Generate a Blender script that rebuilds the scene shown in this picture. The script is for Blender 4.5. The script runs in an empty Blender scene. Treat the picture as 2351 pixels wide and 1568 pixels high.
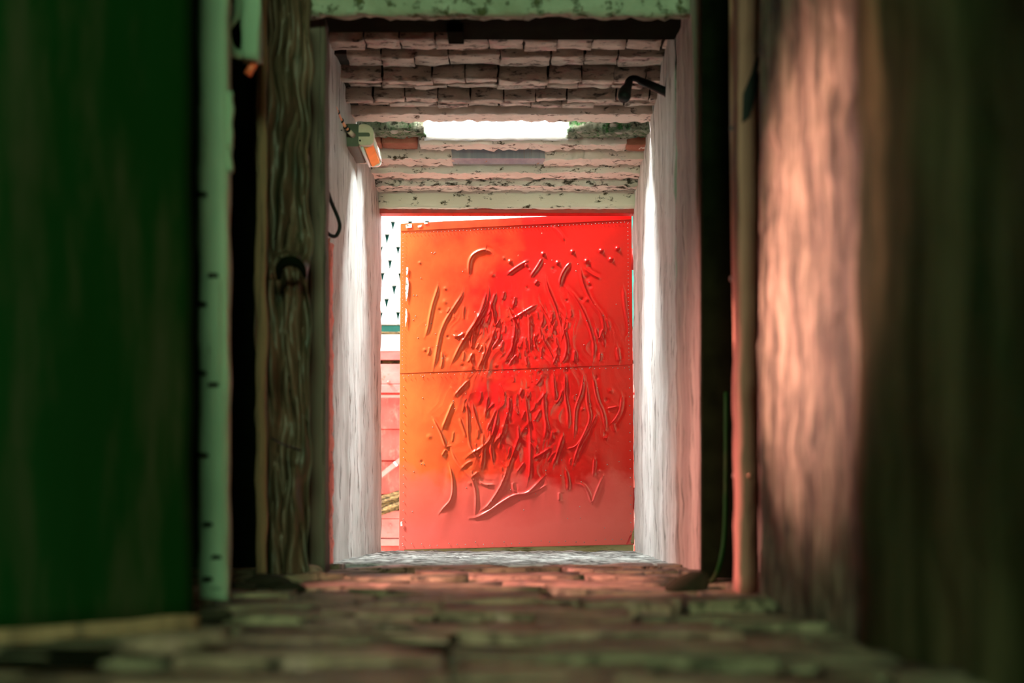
import bpy, bmesh, math, random
import numpy as np
from mathutils import Vector, noise

# ------------------------------------------------------------------ camera
W, Hh = 2351, 1568
LENS = 50.0
F = LENS / 36.0 * W            # focal length in pixels
CX, CY = 1175.5, 1170.0        # vanishing point of the passage
CZ = 0.2                       # camera height above the floor
S = bpy.context.scene
COL = S.collection
random.seed(7)
rng = np.random.default_rng(11)

cam_d = bpy.data.cameras.new('camera')
cam = bpy.data.objects.new('camera', cam_d); COL.objects.link(cam)
cam.location = (0, 0, CZ); cam.rotation_euler = (math.pi / 2, 0, 0)
cam_d.lens = LENS; cam_d.sensor_width = 36.0
cam_d.shift_y = (CY - Hh / 2) / W
cam_d.clip_start = 0.05; cam_d.clip_end = 200
cam_d.dof.use_dof = True
cam_d.dof.focus_distance = 6.6
cam_d.dof.aperture_fstop = 1.9
S.camera = cam

# ------------------------------------------------------------------ world, lights, exposure
world = bpy.data.worlds.new('sky'); S.world = world; world.use_nodes = True
bg = world.node_tree.nodes['Background']
bg.inputs[0].default_value = (0.93, 0.98, 1.0, 1); bg.inputs[1].default_value = 3.8

def light(name, kind, loc, target, energy, color, **kw):
    d = bpy.data.lights.new(name, kind); d.energy = energy; d.color = color
    for k, v in kw.items(): setattr(d, k, v)
    o = bpy.data.objects.new(name, d); COL.objects.link(o); o.location = loc
    o.rotation_euler = (Vector(target) - Vector(loc)).to_track_quat('-Z', 'Y').to_euler()
    return o

light('sun', 'SUN', (-6, 8, 8), (0.0, 8.85, 0), 26.0, (1.0, 0.93, 0.84), angle=math.radians(8))
# added area light behind the camera, tinted green to colour the dim surfaces
light('added_rear_green', 'AREA', (0.10, -2.6, 1.85), (-0.2, 3.0, 0.9), 185.0, (0.60, 1.0, 0.57), shape='RECTANGLE', size=0.8, size_y=0.7)
# added reddish spots hidden in the left recess, brightening right wall and floor
light('added_wall_spot', 'SPOT', (-0.80, 3.48, 0.50), (0.53, 2.62, 0.63), 460.0, (1.0, 0.50, 0.38), spot_size=math.radians(37), spot_blend=1.0, shadow_soft_size=0.10)
light('added_floor_spot', 'SPOT', (-0.80, 3.50, 0.60), (0.30, 3.95, 0.16), 220.0, (1.0, 0.46, 0.38), spot_size=math.radians(84), spot_blend=1.0, shadow_soft_size=0.10)
# open sky above the slot in the roof
light('skylight', 'AREA', (-0.07, 5.945, 2.06), (-0.07, 5.945, 0.0), 84.0, (0.95, 0.99, 1.0), shape='RECTANGLE', size=0.6, size_y=0.12)

S.view_settings.view_transform = 'Standard'; S.view_settings.look = 'None'
S.view_settings.gamma = 1.0; S.view_settings.use_curve_mapping = False
S.view_settings.exposure = 0.22
S.cycles.max_bounces = 10; S.cycles.diffuse_bounces = 6
S.cycles.sample_clamp_indirect = 6.0

def P(px, py, z):
    """world point of a photograph pixel at depth z"""
    return Vector(((px - CX) * z / F, z, (CY - py) * z / F + CZ))
def PX(px, z): return (px - CX) * z / F
def PH(py, z): return (CY - py) * z / F + CZ

# ------------------------------------------------------------------ materials
def nodes(name):
    m = bpy.data.materials.new(name); m.use_nodes = True
    nt = m.node_tree; b = nt.nodes['Principled BSDF']
    return m, nt, b
def coords(nt, scale=(1, 1, 1), loc=(0, 0, 0)):
    tc = nt.nodes.new('ShaderNodeTexCoord'); mp = nt.nodes.new('ShaderNodeMapping')
    mp.inputs['Scale'].default_value = scale; mp.inputs['Location'].default_value = loc
    nt.links.new(tc.outputs['Object'], mp.inputs['Vector']); return mp.outputs[0]
def noise_tex(nt, vec, scale, detail=6, rough=0.6):
    n = nt.nodes.new('ShaderNodeTexNoise'); n.inputs['Scale'].default_value = scale
    n.inputs['Detail'].default_value = detail; n.inputs['Roughness'].default_value = rough
    nt.links.new(vec, n.inputs['Vector']); return n.outputs['Fac']
def ramp(nt, fac, stops):
    r = nt.nodes.new('ShaderNodeValToRGB'); e = r.color_ramp.elements
    while len(e) < len(stops): e.new(0.5)
    for q, (p, c) in zip(e, stops):
        q.position = p; q.color = (*c, 1) if len(c) == 3 else c
    nt.links.new(fac, r.inputs[0]); return r.outputs[0]
def mix(nt, fac, a, b):
    m = nt.nodes.new('ShaderNodeMix'); m.data_type = 'RGBA'
    if isinstance(fac, float): m.inputs[0].default_value = fac
    else: nt.links.new(fac, m.inputs[0])
    for i, v in ((6, a), (7, b)):
        if isinstance(v, tuple): m.inputs[i].default_value = (*v, 1)
        else: nt.links.new(v, m.inputs[i])
    return m.outputs[2]
def bump(nt, b, h, strength=0.4, dist=0.01):
    n = nt.nodes.new('ShaderNodeBump'); n.inputs['Strength'].default_value = strength
    n.inputs['Distance'].default_value = dist
    nt.links.new(h, n.inputs['Height']); nt.links.new(n.outputs[0], b.inputs['Normal'])

def worn(name, c1, c2, dark, stretch=(1, 1, 1), s1=3.0, s2=22.0, thr=0.60, soft=0.05, rough=0.75, bmp=0.5, dist=0.006, tint=None, loc=(0, 0, 0), spec=0.3):
    """two tones of paint or plaster with dark flaked spots and relief"""
    m, nt, b = nodes(name)
    v = coords(nt, stretch, loc)
    n1 = noise_tex(nt, v, s1, 5, 0.6)
    col = ramp(nt, n1, [(0.36, c1), (0.64, c2)])
    n2 = noise_tex(nt, v, s2, 8, 0.68)
    msk = ramp(nt, n2, [(thr - soft, (0, 0, 0)), (thr + soft, (1, 1, 1))])
    if tint:
        n3 = noise_tex(nt, v, s2 * 0.35, 6, 0.7)
        msk3 = ramp(nt, n3, [(tint[1] - 0.04, (0, 0, 0)), (tint[1] + 0.04, (1, 1, 1))])
        col = mix(nt, msk3, col, tint[0])
    col = mix(nt, msk, col, dark)
    nt.links.new(col, b.inputs['Base Color'])
    b.inputs['Roughness'].default_value = rough
    b.inputs['Specular IOR Level'].default_value = spec
    inv = nt.nodes.new('ShaderNodeMath'); inv.operation = 'MULTIPLY_ADD'
    inv.inputs[1].default_value = -0.6
    nt.links.new(msk, inv.inputs[0]); nt.links.new(n2, inv.inputs[2])
    bump(nt, b, inv.outputs[0], bmp, dist)
    return m
def plain(name, c, rough=0.6, metal=0.0, var=0.25, sc=30.0, spec=0.4, bmp=0.15):
    m, nt, b = nodes(name)
    n = noise_tex(nt, coords(nt), sc, 4, 0.6)
    k = 1 - var
    nt.links.new(ramp(nt, n, [(0.3, tuple(q * k for q in c)), (0.7, c)]), b.inputs['Base Color'])
    b.inputs['Roughness'].default_value = rough; b.inputs['Metallic'].default_value = metal
    b.inputs['Specular IOR Level'].default_value = spec
    bump(nt, b, n, bmp, 0.003)
    return m

M = {}
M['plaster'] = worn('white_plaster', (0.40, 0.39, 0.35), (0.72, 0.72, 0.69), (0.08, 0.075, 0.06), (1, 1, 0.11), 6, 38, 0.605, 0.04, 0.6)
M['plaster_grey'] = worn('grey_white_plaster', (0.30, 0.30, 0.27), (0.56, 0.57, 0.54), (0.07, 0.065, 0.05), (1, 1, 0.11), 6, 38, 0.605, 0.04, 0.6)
M['plaster_step'] = worn('peeling_plaster', (0.76, 0.64, 0.55), (0.86, 0.76, 0.67), (0.07, 0.045, 0.02), (0.5, 1, 1), 4, 34, 0.605, 0.03, 0.7, 0.5, 0.006)
M['plaster_raw'] = worn('flaked_plaster', (0.68, 0.60, 0.52), (0.84, 0.76, 0.68), (0.06, 0.05, 0.03), (0.5, 1, 1), 9, 40, 0.57, 0.04, 0.8, 0.8, 0.01)
M['brick_old'] = worn('weathered_brick', (0.50, 0.42, 0.35), (0.74, 0.65, 0.56), (0.06, 0.045, 0.035), (0.6, 1.0, 1.6), 14, 34, 0.60, 0.06, 0.85, 0.9, 0.012, tint=((0.62, 0.42, 0.38), 0.58))
M['brick_red'] = worn('bare_red_brick', (0.30, 0.10, 0.06), (0.38, 0.15, 0.09), (0.5, 0.33, 0.25), (1, 1, 1), 12, 60, 0.68, 0.04, 0.85)
M['mortar'] = plain('dark_mortar', (0.035, 0.028, 0.02), 0.95, 0, 0.5, 40)
M['moss_stone'] = worn('mossy_rubble', (0.10, 0.17, 0.09), (0.40, 0.42, 0.32), (0.03, 0.035, 0.02), (1, 1, 1), 22, 60, 0.58, 0.05, 0.9, 1.0, 0.015, tint=((0.03, 0.16, 0.03), 0.58))
M['pebble'] = plain('grey_pebble', (0.45, 0.40, 0.34), 0.7)
M['pebble_red'] = plain('red_pebble', (0.42, 0.12, 0.06), 0.6)
M['shaft'] = worn('white_shaft_plaster', (0.80, 0.82, 0.84), (0.88, 0.89, 0.9), (0.25, 0.3, 0.28), (1, 1, 1), 8, 55, 0.74, 0.03, 0.7)
M['zinc'] = worn('stained_zinc', (0.24, 0.26, 0.31), (0.38, 0.39, 0.42), (0.33, 0.16, 0.04), (3.0, 1, 0.08), 6, 16, 0.64, 0.02, 0.5, 0.2)
M['pink_plaster'] = worn('rough_pink_plaster', (0.34, 0.25, 0.22), (0.50, 0.40, 0.35), (0.06, 0.045, 0.035), (1, 1, 0.10), 10, 26, 0.60, 0.07, 0.8, 0.7)
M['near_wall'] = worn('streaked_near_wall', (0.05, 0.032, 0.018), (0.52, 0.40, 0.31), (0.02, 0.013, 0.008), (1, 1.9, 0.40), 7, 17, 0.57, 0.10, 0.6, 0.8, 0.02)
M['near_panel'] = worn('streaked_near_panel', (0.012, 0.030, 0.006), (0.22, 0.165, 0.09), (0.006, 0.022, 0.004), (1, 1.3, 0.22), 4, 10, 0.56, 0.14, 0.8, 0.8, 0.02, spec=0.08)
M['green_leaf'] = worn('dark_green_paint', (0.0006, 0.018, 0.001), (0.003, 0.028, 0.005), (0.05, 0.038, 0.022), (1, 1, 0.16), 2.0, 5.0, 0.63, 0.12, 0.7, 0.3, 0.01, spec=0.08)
M['pale_green'] = worn('pale_green_paint', (0.26, 0.38, 0.26), (0.38, 0.50, 0.36), (0.10, 0.11, 0.07), (1, 1, 0.30), 6, 14, 0.66, 0.04, 0.7, 0.5)
M['header'] = worn('mossy_header_plaster', (0.30, 0.31, 0.22), (0.44, 0.45, 0.35), (0.10, 0.10, 0.04), (1, 1, 1), 6, 18, 0.58, 0.05, 0.85, 0.8, 0.012)
M['dark_beam'] = plain('near_black_timber', (0.006, 0.008, 0.003), 1.0, 0, 0.6, 12, 0.03)  # one near-black tone for beams, boards and gouges
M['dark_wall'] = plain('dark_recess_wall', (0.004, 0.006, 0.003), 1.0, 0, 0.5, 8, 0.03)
M['post'] = worn('weathered_post', (0.09, 0.065, 0.05), (0.19, 0.14, 0.11), (0.02, 0.016, 0.012), (3, 3, 0.12), 6, 14, 0.60, 0.08, 0.8)
M['post_r'] = worn('pinkish_post', (0.22, 0.09, 0.07), (0.46, 0.20, 0.16), (0.04, 0.02, 0.015), (3, 3, 0.12), 6, 14, 0.62, 0.08, 0.8)
M['board'] = worn('brown_board', (0.18, 0.10, 0.055), (0.28, 0.16, 0.09), (0.03, 0.03, 0.02), (4, 4, 0.15), 6, 14, 0.62, 0.08, 0.8)
M['sheet'] = worn('crumpled_sheet', (0.022, 0.022, 0.011), (0.17, 0.09, 0.06), (0.008, 0.018, 0.006), (1.5, 1.5, 0.16), 7, 12, 0.62, 0.08, 0.45, 0.3)
M['pipe_pink'] = plain('bare_copper_pipe', (0.75, 0.36, 0.26), 0.35, 0.4, 0.3, 14)
M['copper'] = plain('orange_cable_sheath', (0.95, 0.36, 0.20), 0.45, 0.0, 0.25, 20)
M['copper_b'] = plain('vivid_orange_sheath', (1.0, 0.17, 0.07), 0.45, 0.0, 0.2, 20)
M['black'] = plain('black_rubber', (0.012, 0.012, 0.012), 0.6, 0, 0.3, 20, 0.2)
M['grey_plastic'] = plain('aged_grey_plastic', (0.74, 0.56, 0.44), 0.5, 0, 0.2, 25)
M['dark_plastic'] = plain('dark_grey_plastic', (0.10, 0.10, 0.07), 0.6, 0, 0.2, 25)
M['clear_edge'] = plain('milky_edge', (0.78, 0.82, 0.80), 0.25, 0, 0.1, 25)
M['orange_lens'] = plain('orange_lens', (1.0, 0.36, 0.11), 0.3, 0, 0.18, 22)
M['silver'] = plain('steel_rivet', (0.30, 0.22, 0.20), 0.45, 0.5, 0.4, 60)
M['wood_raw'] = worn('bare_door_timber', (0.22, 0.17, 0.08), (0.34, 0.27, 0.14), (0.05, 0.035, 0.01), (0.2, 1, 2), 12, 30, 0.6, 0.08, 0.85)
M['chip'] = worn('bare_pale_metal', (0.62, 0.68, 0.62), (0.80, 0.83, 0.78), (0.15, 0.16, 0.10), (1, 1, 1), 20, 60, 0.55, 0.05, 0.5)
M['red_frame'] = plain('dark_red_frame', (0.50, 0.010, 0.006), 0.45, 0, 0.35, 20)
M['shed_red'] = worn('faded_red_boards', (0.50, 0.05, 0.04), (0.56, 0.10, 0.08), (0.56, 0.18, 0.14), (1, 1, 0.5), 5, 16, 0.62, 0.1, 0.7, 0.3)
M['shed_pink'] = worn('bleached_red_board', (0.56, 0.14, 0.13), (0.62, 0.22, 0.20), (0.50, 0.11, 0.07), (0.6, 1, 1), 8, 26, 0.64, 0.06, 0.8, 0.5)
M['shed_white'] = plain('white_board', (0.85, 0.85, 0.82), 0.7, 0, 0.08)
M['shingle'] = plain('white_shingle', (0.86, 0.87, 0.86), 0.7, 0, 0.05, 12)
M['shingle_back'] = plain('teal_shade_underlay', (0.03, 0.17, 0.14), 0.9)  # dark teal painted for the shade between shingles and under the eave
M['thatch'] = worn('brown_bark', (0.16, 0.09, 0.03), (0.36, 0.22, 0.08), (0.03, 0.02, 0.01), (1, 1, 4), 18, 40, 0.55, 0.06, 0.9, 1.0, 0.02)
M['coral'] = worn('coral_flaked_render', (0.72, 0.16, 0.11), (0.85, 0.28, 0.22), (0.05, 0.02, 0.02), (1, 1, 0.6), 12, 30, 0.6, 0.04, 0.7, 0.8)
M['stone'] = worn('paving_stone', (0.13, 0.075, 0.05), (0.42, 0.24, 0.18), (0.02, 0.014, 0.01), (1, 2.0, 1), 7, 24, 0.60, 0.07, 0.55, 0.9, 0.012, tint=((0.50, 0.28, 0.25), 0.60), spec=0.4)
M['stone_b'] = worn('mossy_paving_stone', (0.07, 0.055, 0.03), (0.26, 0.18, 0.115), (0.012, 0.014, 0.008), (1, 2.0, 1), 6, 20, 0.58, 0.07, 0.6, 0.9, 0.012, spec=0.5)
M['earth'] = plain('damp_earth', (0.03, 0.024, 0.015), 0.95, 0, 0.6, 14, 0.1)
M['sill_stone'] = worn('grey_threshold_stone', (0.26, 0.28, 0.25), (0.58, 0.60, 0.56), (0.035, 0.04, 0.032), (0.25, 2.2, 1), 9, 22, 0.535, 0.06, 0.7, 1.0, 0.015)
M['building'] = plain('rendered_building', (0.5, 0.47, 0.42), 0.9)
M['ground'] = plain('pale_yard_ground', (0.5, 0.46, 0.40), 0.95)

# red door paint: red, with light painted in as orange and pink
m, nt, b = nodes('red_door_paint')
v = coords(nt)
n1 = noise_tex(nt, v, 2.2, 5, 0.6); n2 = noise_tex(nt, v, 60, 5, 0.6); n3 = noise_tex(nt, v, 9, 4, 0.5)
c = ramp(nt, n1, [(0.32, (0.42, 0.001, 0.001)), (0.66, (0.54, 0.005, 0.002))])
c = mix(nt, ramp(nt, n3, [(0.60, (0, 0, 0)), (0.72, (0.5, 0.5, 0.5))]), c, (0.50, 0.006, 0.008))
c = mix(nt, ramp(nt, n2, [(0.72, (0, 0, 0)), (0.75, (1, 1, 1))]), c, (0.80, 0.30, 0.22))
sx = nt.nodes.new('ShaderNodeSeparateXYZ'); nt.links.new(v, sx.inputs[0])
def madd(a, k, off):
    q = nt.nodes.new('ShaderNodeMath'); q.operation = 'MULTIPLY_ADD'; q.inputs[1].default_value = k
    nt.links.new(a, q.inputs[0])
    if isinstance(off, float): q.inputs[2].default_value = off
    else: nt.links.new(off, q.inputs[2])
    return q.outputs[0]
# light painted in: orange at the free edge, pink at the foot, ragged outlines
edge_light = madd(sx.outputs[0], -0.85, madd(n1, 0.9, -0.42))
c = mix(nt, ramp(nt, edge_light, [(0.02, (0, 0, 0)), (0.52, (1, 1, 1))]), c, (0.68, 0.115, 0.025))
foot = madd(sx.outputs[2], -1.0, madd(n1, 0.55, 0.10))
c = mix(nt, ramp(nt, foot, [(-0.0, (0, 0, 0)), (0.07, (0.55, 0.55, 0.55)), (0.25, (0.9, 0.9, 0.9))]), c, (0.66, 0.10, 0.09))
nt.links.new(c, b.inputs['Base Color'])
b.inputs['Roughness'].default_value = 0.34; b.inputs['Specular IOR Level'].default_value = 0.26
bump(nt, b, noise_tex(nt, v, 45, 4, 0.55), 0.12, 0.003)
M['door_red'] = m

# ------------------------------------------------------------------ builders
def link(name, me, mat, parent=None):
    o = bpy.data.objects.new(name, me); COL.objects.link(o)
    if mat is not None: me.materials.append(M[mat] if isinstance(mat, str) else mat)
    if parent is not None:
        o.parent = parent; o.matrix_parent_inverse = parent.matrix_world.inverted()
    return o
def tag(o, label, cat, kind=None, group=None):
    o['label'] = label; o['category'] = cat
    if kind: o['kind'] = kind
    if group: o['group'] = group
    return o
def thing(name, loc, label, cat, kind=None, group=None):
    o = bpy.data.objects.new(name, None); COL.objects.link(o); o.location = loc
    o.empty_display_size = 0.1
    bpy.context.view_layer.update()
    return tag(o, label, cat, kind, group)
def mesh(name, verts, faces, smooth=False):
    me = bpy.data.meshes.new(name)
    me.from_pydata([tuple(v) for v in verts], [], faces); me.update()
    bm = bmesh.new(); bm.from_mesh(me)
    bmesh.ops.recalc_face_normals(bm, faces=bm.faces); bm.to_mesh(me); bm.free()
    if smooth:
        for p in me.polygons: p.use_smooth = True
    return me
def box(name, p0, p1, mat, parent=None, bev=0.0, warp=None):
    bm = bmesh.new(); bmesh.ops.create_cube(bm, size=1)
    for v in bm.verts:
        v.co = Vector([p0[i] + (v.co[i] + 0.5) * (p1[i] - p0[i]) for i in range(3)])
    if bev: bmesh.ops.bevel(bm, geom=bm.edges[:], offset=bev, segments=2, affect='EDGES', profile=0.6)
    if warp:
        for v in bm.verts: v.co = Vector(warp(v.co))
    me = bpy.data.meshes.new(name); bm.to_mesh(me); bm.free()
    return link(name, me, mat, parent)
def vn(p, s, seed):
    q = Vector(p) * s + Vector((seed * 7.13, seed * 3.7, seed * 5.1))
    return Vector((noise.noise(q), noise.noise(q + Vector((31, 0, 0))), noise.noise(q + Vector((0, 47, 0)))))
def rough_box(name, p0, p1, step, amp, scale, mat, parent=None, seed=0, warp=None, smooth=True, amp2=0.0):
    """box with finely divided faces, pushed about by noise"""
    n = [max(1, int(round(abs(p1[i] - p0[i]) / (step[i] if isinstance(step, tuple) else step)))) for i in range(3)]
    vid, verts, faces = {}, [], []
    def V(i, j, k):
        key = (i, j, k)
        if key not in vid:
            p = Vector([p0[a] + (p1[a] - p0[a]) * t / n[a] for a, t in enumerate(key)])
            p = p + vn(p, scale, seed) * amp
            if amp2: p = p + vn(p, scale * 3.7, seed + 5) * amp2
            if warp: p = Vector(warp(p))
            vid[key] = len(verts); verts.append(p)
        return vid[key]
    for a in range(3):
        b_, c_ = (a + 1) % 3, (a + 2) % 3
        for e in (0, n[a]):
            for i in range(n[b_]):
                for j in range(n[c_]):
                    q = []
                    for di, dj in ((0, 0), (1, 0), (1, 1), (0, 1)):
                        key = [0, 0, 0]; key[a] = e; key[b_] = i + di; key[c_] = j + dj
                        q.append(V(*key))
                    faces.append(q)
    return link(name, mesh(name, verts, faces, smooth), mat, parent)
def tube_data(pts, radii, seg=10, cap=True):
    pts = [Vector(p) for p in pts]
    if not isinstance(radii, (list, tuple)): radii = [radii] * len(pts)
    verts, faces = [], []
    up = None
    for i, p in enumerate(pts):
        t = (pts[min(i + 1, len(pts) - 1)] - pts[max(i - 1, 0)]).normalized()
        if up is None:
            up = Vector((0, 0, 1)) if abs(t.z) < 0.9 else Vector((1, 0, 0))
        s_ = t.cross(up).normalized(); up = s_.cross(t).normalized()
        for k in range(seg):
            a = 2 * math.pi * k / seg
            verts.append(p + (s_ * math.cos(a) + up * math.sin(a)) * radii[i])
    for i in range(len(pts) - 1):
        for k in range(seg):
            k2 = (k + 1) % seg
            faces.append((i * seg + k, i * seg + k2, (i + 1) * seg + k2, (i + 1) * seg + k))
    if cap:
        faces.append(tuple(range(seg))[::-1]); faces.append(tuple((len(pts) - 1) * seg + k for k in range(seg)))
    return verts, faces
def smooth_path(pts, n=8):
    pts = [Vector(p) for p in pts]; out = []
    for i in range(len(pts) - 1):
        p0 = pts[max(i - 1, 0)]; p1 = pts[i]; p2 = pts[i + 1]; p3 = pts[min(i + 2, len(pts) - 1)]
        for k in range(n):
            t = k / n
            out.append(0.5 * ((2 * p1) + (p2 - p0) * t + (2 * p0 - 5 * p1 + 4 * p2 - p3) * t * t + (3 * p1 - p0 - 3 * p2 + p3) * t ** 3))
    out.append(pts[-1]); return out
def tube(name, pts, r, mat, parent=None, seg=10, smooth=0):
    if smooth:
        n0 = len(pts); pts = smooth_path(pts, smooth)
        if isinstance(r, (list, tuple)): r = [float(q) for q in np.interp(np.linspace(0, n0 - 1, len(pts)), range(n0), r)]
    v_, f_ = tube_data(pts, r, seg)
    return link(name, mesh(name, v_, f_, True), mat, parent)
def prism(name, poly, d, mat, parent=None, bev=0.0):
    """polygon of world points extruded by vector d"""
    n = len(poly); d = Vector(d)
    vs = [Vector(p) for p in poly] + [Vector(p) + d for p in poly]
    fs = [tuple(range(n)), tuple(range(2 * n - 1, n - 1, -1))] + [(i, (i + 1) % n, n + (i + 1) % n, n + i) for i in range(n)]
    me = mesh(name, vs, fs)
    if bev:
        bm = bmesh.new(); bm.from_mesh(me)
        bmesh.ops.bevel(bm, geom=bm.edges[:], offset=bev, segments=2, affect='EDGES'); bm.to_mesh(me); bm.free()
    return link(name, me, mat, parent)

# ------------------------------------------------------------------ main dimensions
ZD = 6.6                              # depth of the door opening
XL0, XL1 = -0.672, -0.617             # left reveal, near and far end
XR = 0.569                            # right reveal
Z0 = 5.02                             # near end of the white vestibule
def xl(z): return XL0 + (XL1 - XL0) * (z - Z0) / (ZD - Z0)

# ------------------------------------------------------------------ ground and floor
tag(box('ground', (-12, 6.75, -0.35), (12, 30, -0.12), 'ground'), 'pale bare yard ground outside behind the red door', 'ground', 'structure')
floor = tag(rough_box('floor', (-1.45, -3.1, -0.30), (1.3, 5.06, -0.012), (0.06, 0.06, 0.3), 0.012, 4, 'earth', None, 3),
            'damp dark earth floor of the passage paved with worn stones', 'floor', 'structure')
zr = 1.35; r_i = 0
while zr < 5.0:
    d = random.uniform(0.11, 0.21)
    x = -1.25 + random.uniform(-0.2, 0)
    while x < 1.1:
        w = random.uniform(0.18, 0.46)
        h = random.uniform(-0.004, 0.014)
        if random.random() > 0.06:
            x1, z1 = x + w - random.uniform(0.006, 0.02), zr + d - random.uniform(0.006, 0.018)
            sk = random.uniform(-0.02, 0.02); tl = random.uniform(-0.010, 0.010)
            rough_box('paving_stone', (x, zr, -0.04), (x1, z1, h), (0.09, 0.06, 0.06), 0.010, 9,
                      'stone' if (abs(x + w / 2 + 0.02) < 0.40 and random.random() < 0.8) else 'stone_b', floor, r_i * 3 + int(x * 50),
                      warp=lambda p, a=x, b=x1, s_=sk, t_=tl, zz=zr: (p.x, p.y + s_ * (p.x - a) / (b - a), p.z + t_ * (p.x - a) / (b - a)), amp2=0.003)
        x += w
    zr += d; r_i += 1

# stone threshold of the vestibule
th = tag(rough_box('trim_1', (-0.74, 5.02, -0.25), (0.66, 6.72, 0.004), (0.02, 0.02, 0.25), 0.007, 12, 'sill_stone', None, 9, amp2=0.005),
         'worn grey stone threshold lit by daylight in front of the red door', 'threshold', 'structure')

# ------------------------------------------------------------------ vestibule walls
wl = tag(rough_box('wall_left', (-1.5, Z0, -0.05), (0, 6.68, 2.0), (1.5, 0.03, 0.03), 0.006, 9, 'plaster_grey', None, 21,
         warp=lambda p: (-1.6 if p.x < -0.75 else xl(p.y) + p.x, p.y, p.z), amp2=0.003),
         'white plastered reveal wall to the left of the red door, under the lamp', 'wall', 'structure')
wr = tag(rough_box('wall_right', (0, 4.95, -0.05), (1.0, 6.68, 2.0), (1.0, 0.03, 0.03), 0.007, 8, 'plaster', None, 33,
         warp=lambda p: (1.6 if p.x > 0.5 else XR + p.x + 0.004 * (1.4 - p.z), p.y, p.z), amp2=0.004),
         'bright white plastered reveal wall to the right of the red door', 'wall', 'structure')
# reddish flaked strip on the left reveal's near edge, door's red light painted in
rough_box('edge_strip', (-0.72, 4.90, 0.0), (-0.630, 5.01, 1.13), (0.02, 0.03, 0.02), 0.008, 30, 'coral', wl, 5, amp2=0.004)
# rough pink pilaster on the right, leaning a little
def jl(p):
    t = (p.z) / 2.0
    return (p.x - 0.055 * t * (4.95 - p.y) / 0.5, p.y, p.z)
tag(rough_box('trim_2', (0, 4.40, -0.05), (0.30, 4.95, 2.1), (0.3, 0.04, 0.03), 0.007, 9, 'pink_plaster', None, 44,
    warp=lambda p: jl(Vector((p.x + 0.572 + 0.038 * (4.95 - p.y) / 0.55, p.y, p.z))), amp2=0.004),
    'rough pinkish plastered pilaster right of the white reveal wall', 'pilaster', 'structure')

# ------------------------------------------------------------------ vestibule ceiling: courses
rows = [  # bottom pixel of each course as seen
    (121, 'brick'), (157, 'brick'), (208, 'brick2'), (250, 'brick2'), (284, 'plaster'), (319, 'slot'),
    (348, 'plaster_brick'), (383, 'zinc'), (413, 'plaster'), (442, 'raw')]
zk = [5.15 + 0.145 * k for k in range(12)]
hk = [PH(rows[k][0], zk[k + 1]) for k in range(10)]
ceil = thing('ceiling', (0, 5.9, hk[0]), 'stepped ceiling of old brick and peeling plaster courses above the vestibule', 'ceiling', 'structure')
SX0, SX1 = PX(972, 5.95), PX(1308, 5.95)       # slot open to the sky
XA, XB = -0.66, 0.60
def slab(name, x0, x1, y0, y1, z0, z1): box(name, (x0, y0, z0), (x1, y1, z1), 'mortar', ceil)
slab('roof_slab', -1.6, 1.6, 4.6, zk[5] - 0.004, hk[0] + 0.06, hk[0] + 0.20)
slab('roof_slab', -1.6, 1.6, zk[6], 6.68, hk[0] + 0.06, hk[0] + 0.20)
slab('roof_slab', -1.6, SX0, zk[5] - 0.004, zk[6], hk[0] + 0.06, hk[0] + 0.20)
slab('roof_slab', SX1, 1.6, zk[5] - 0.004, zk[6], hk[0] + 0.06, hk[0] + 0.20)
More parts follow.
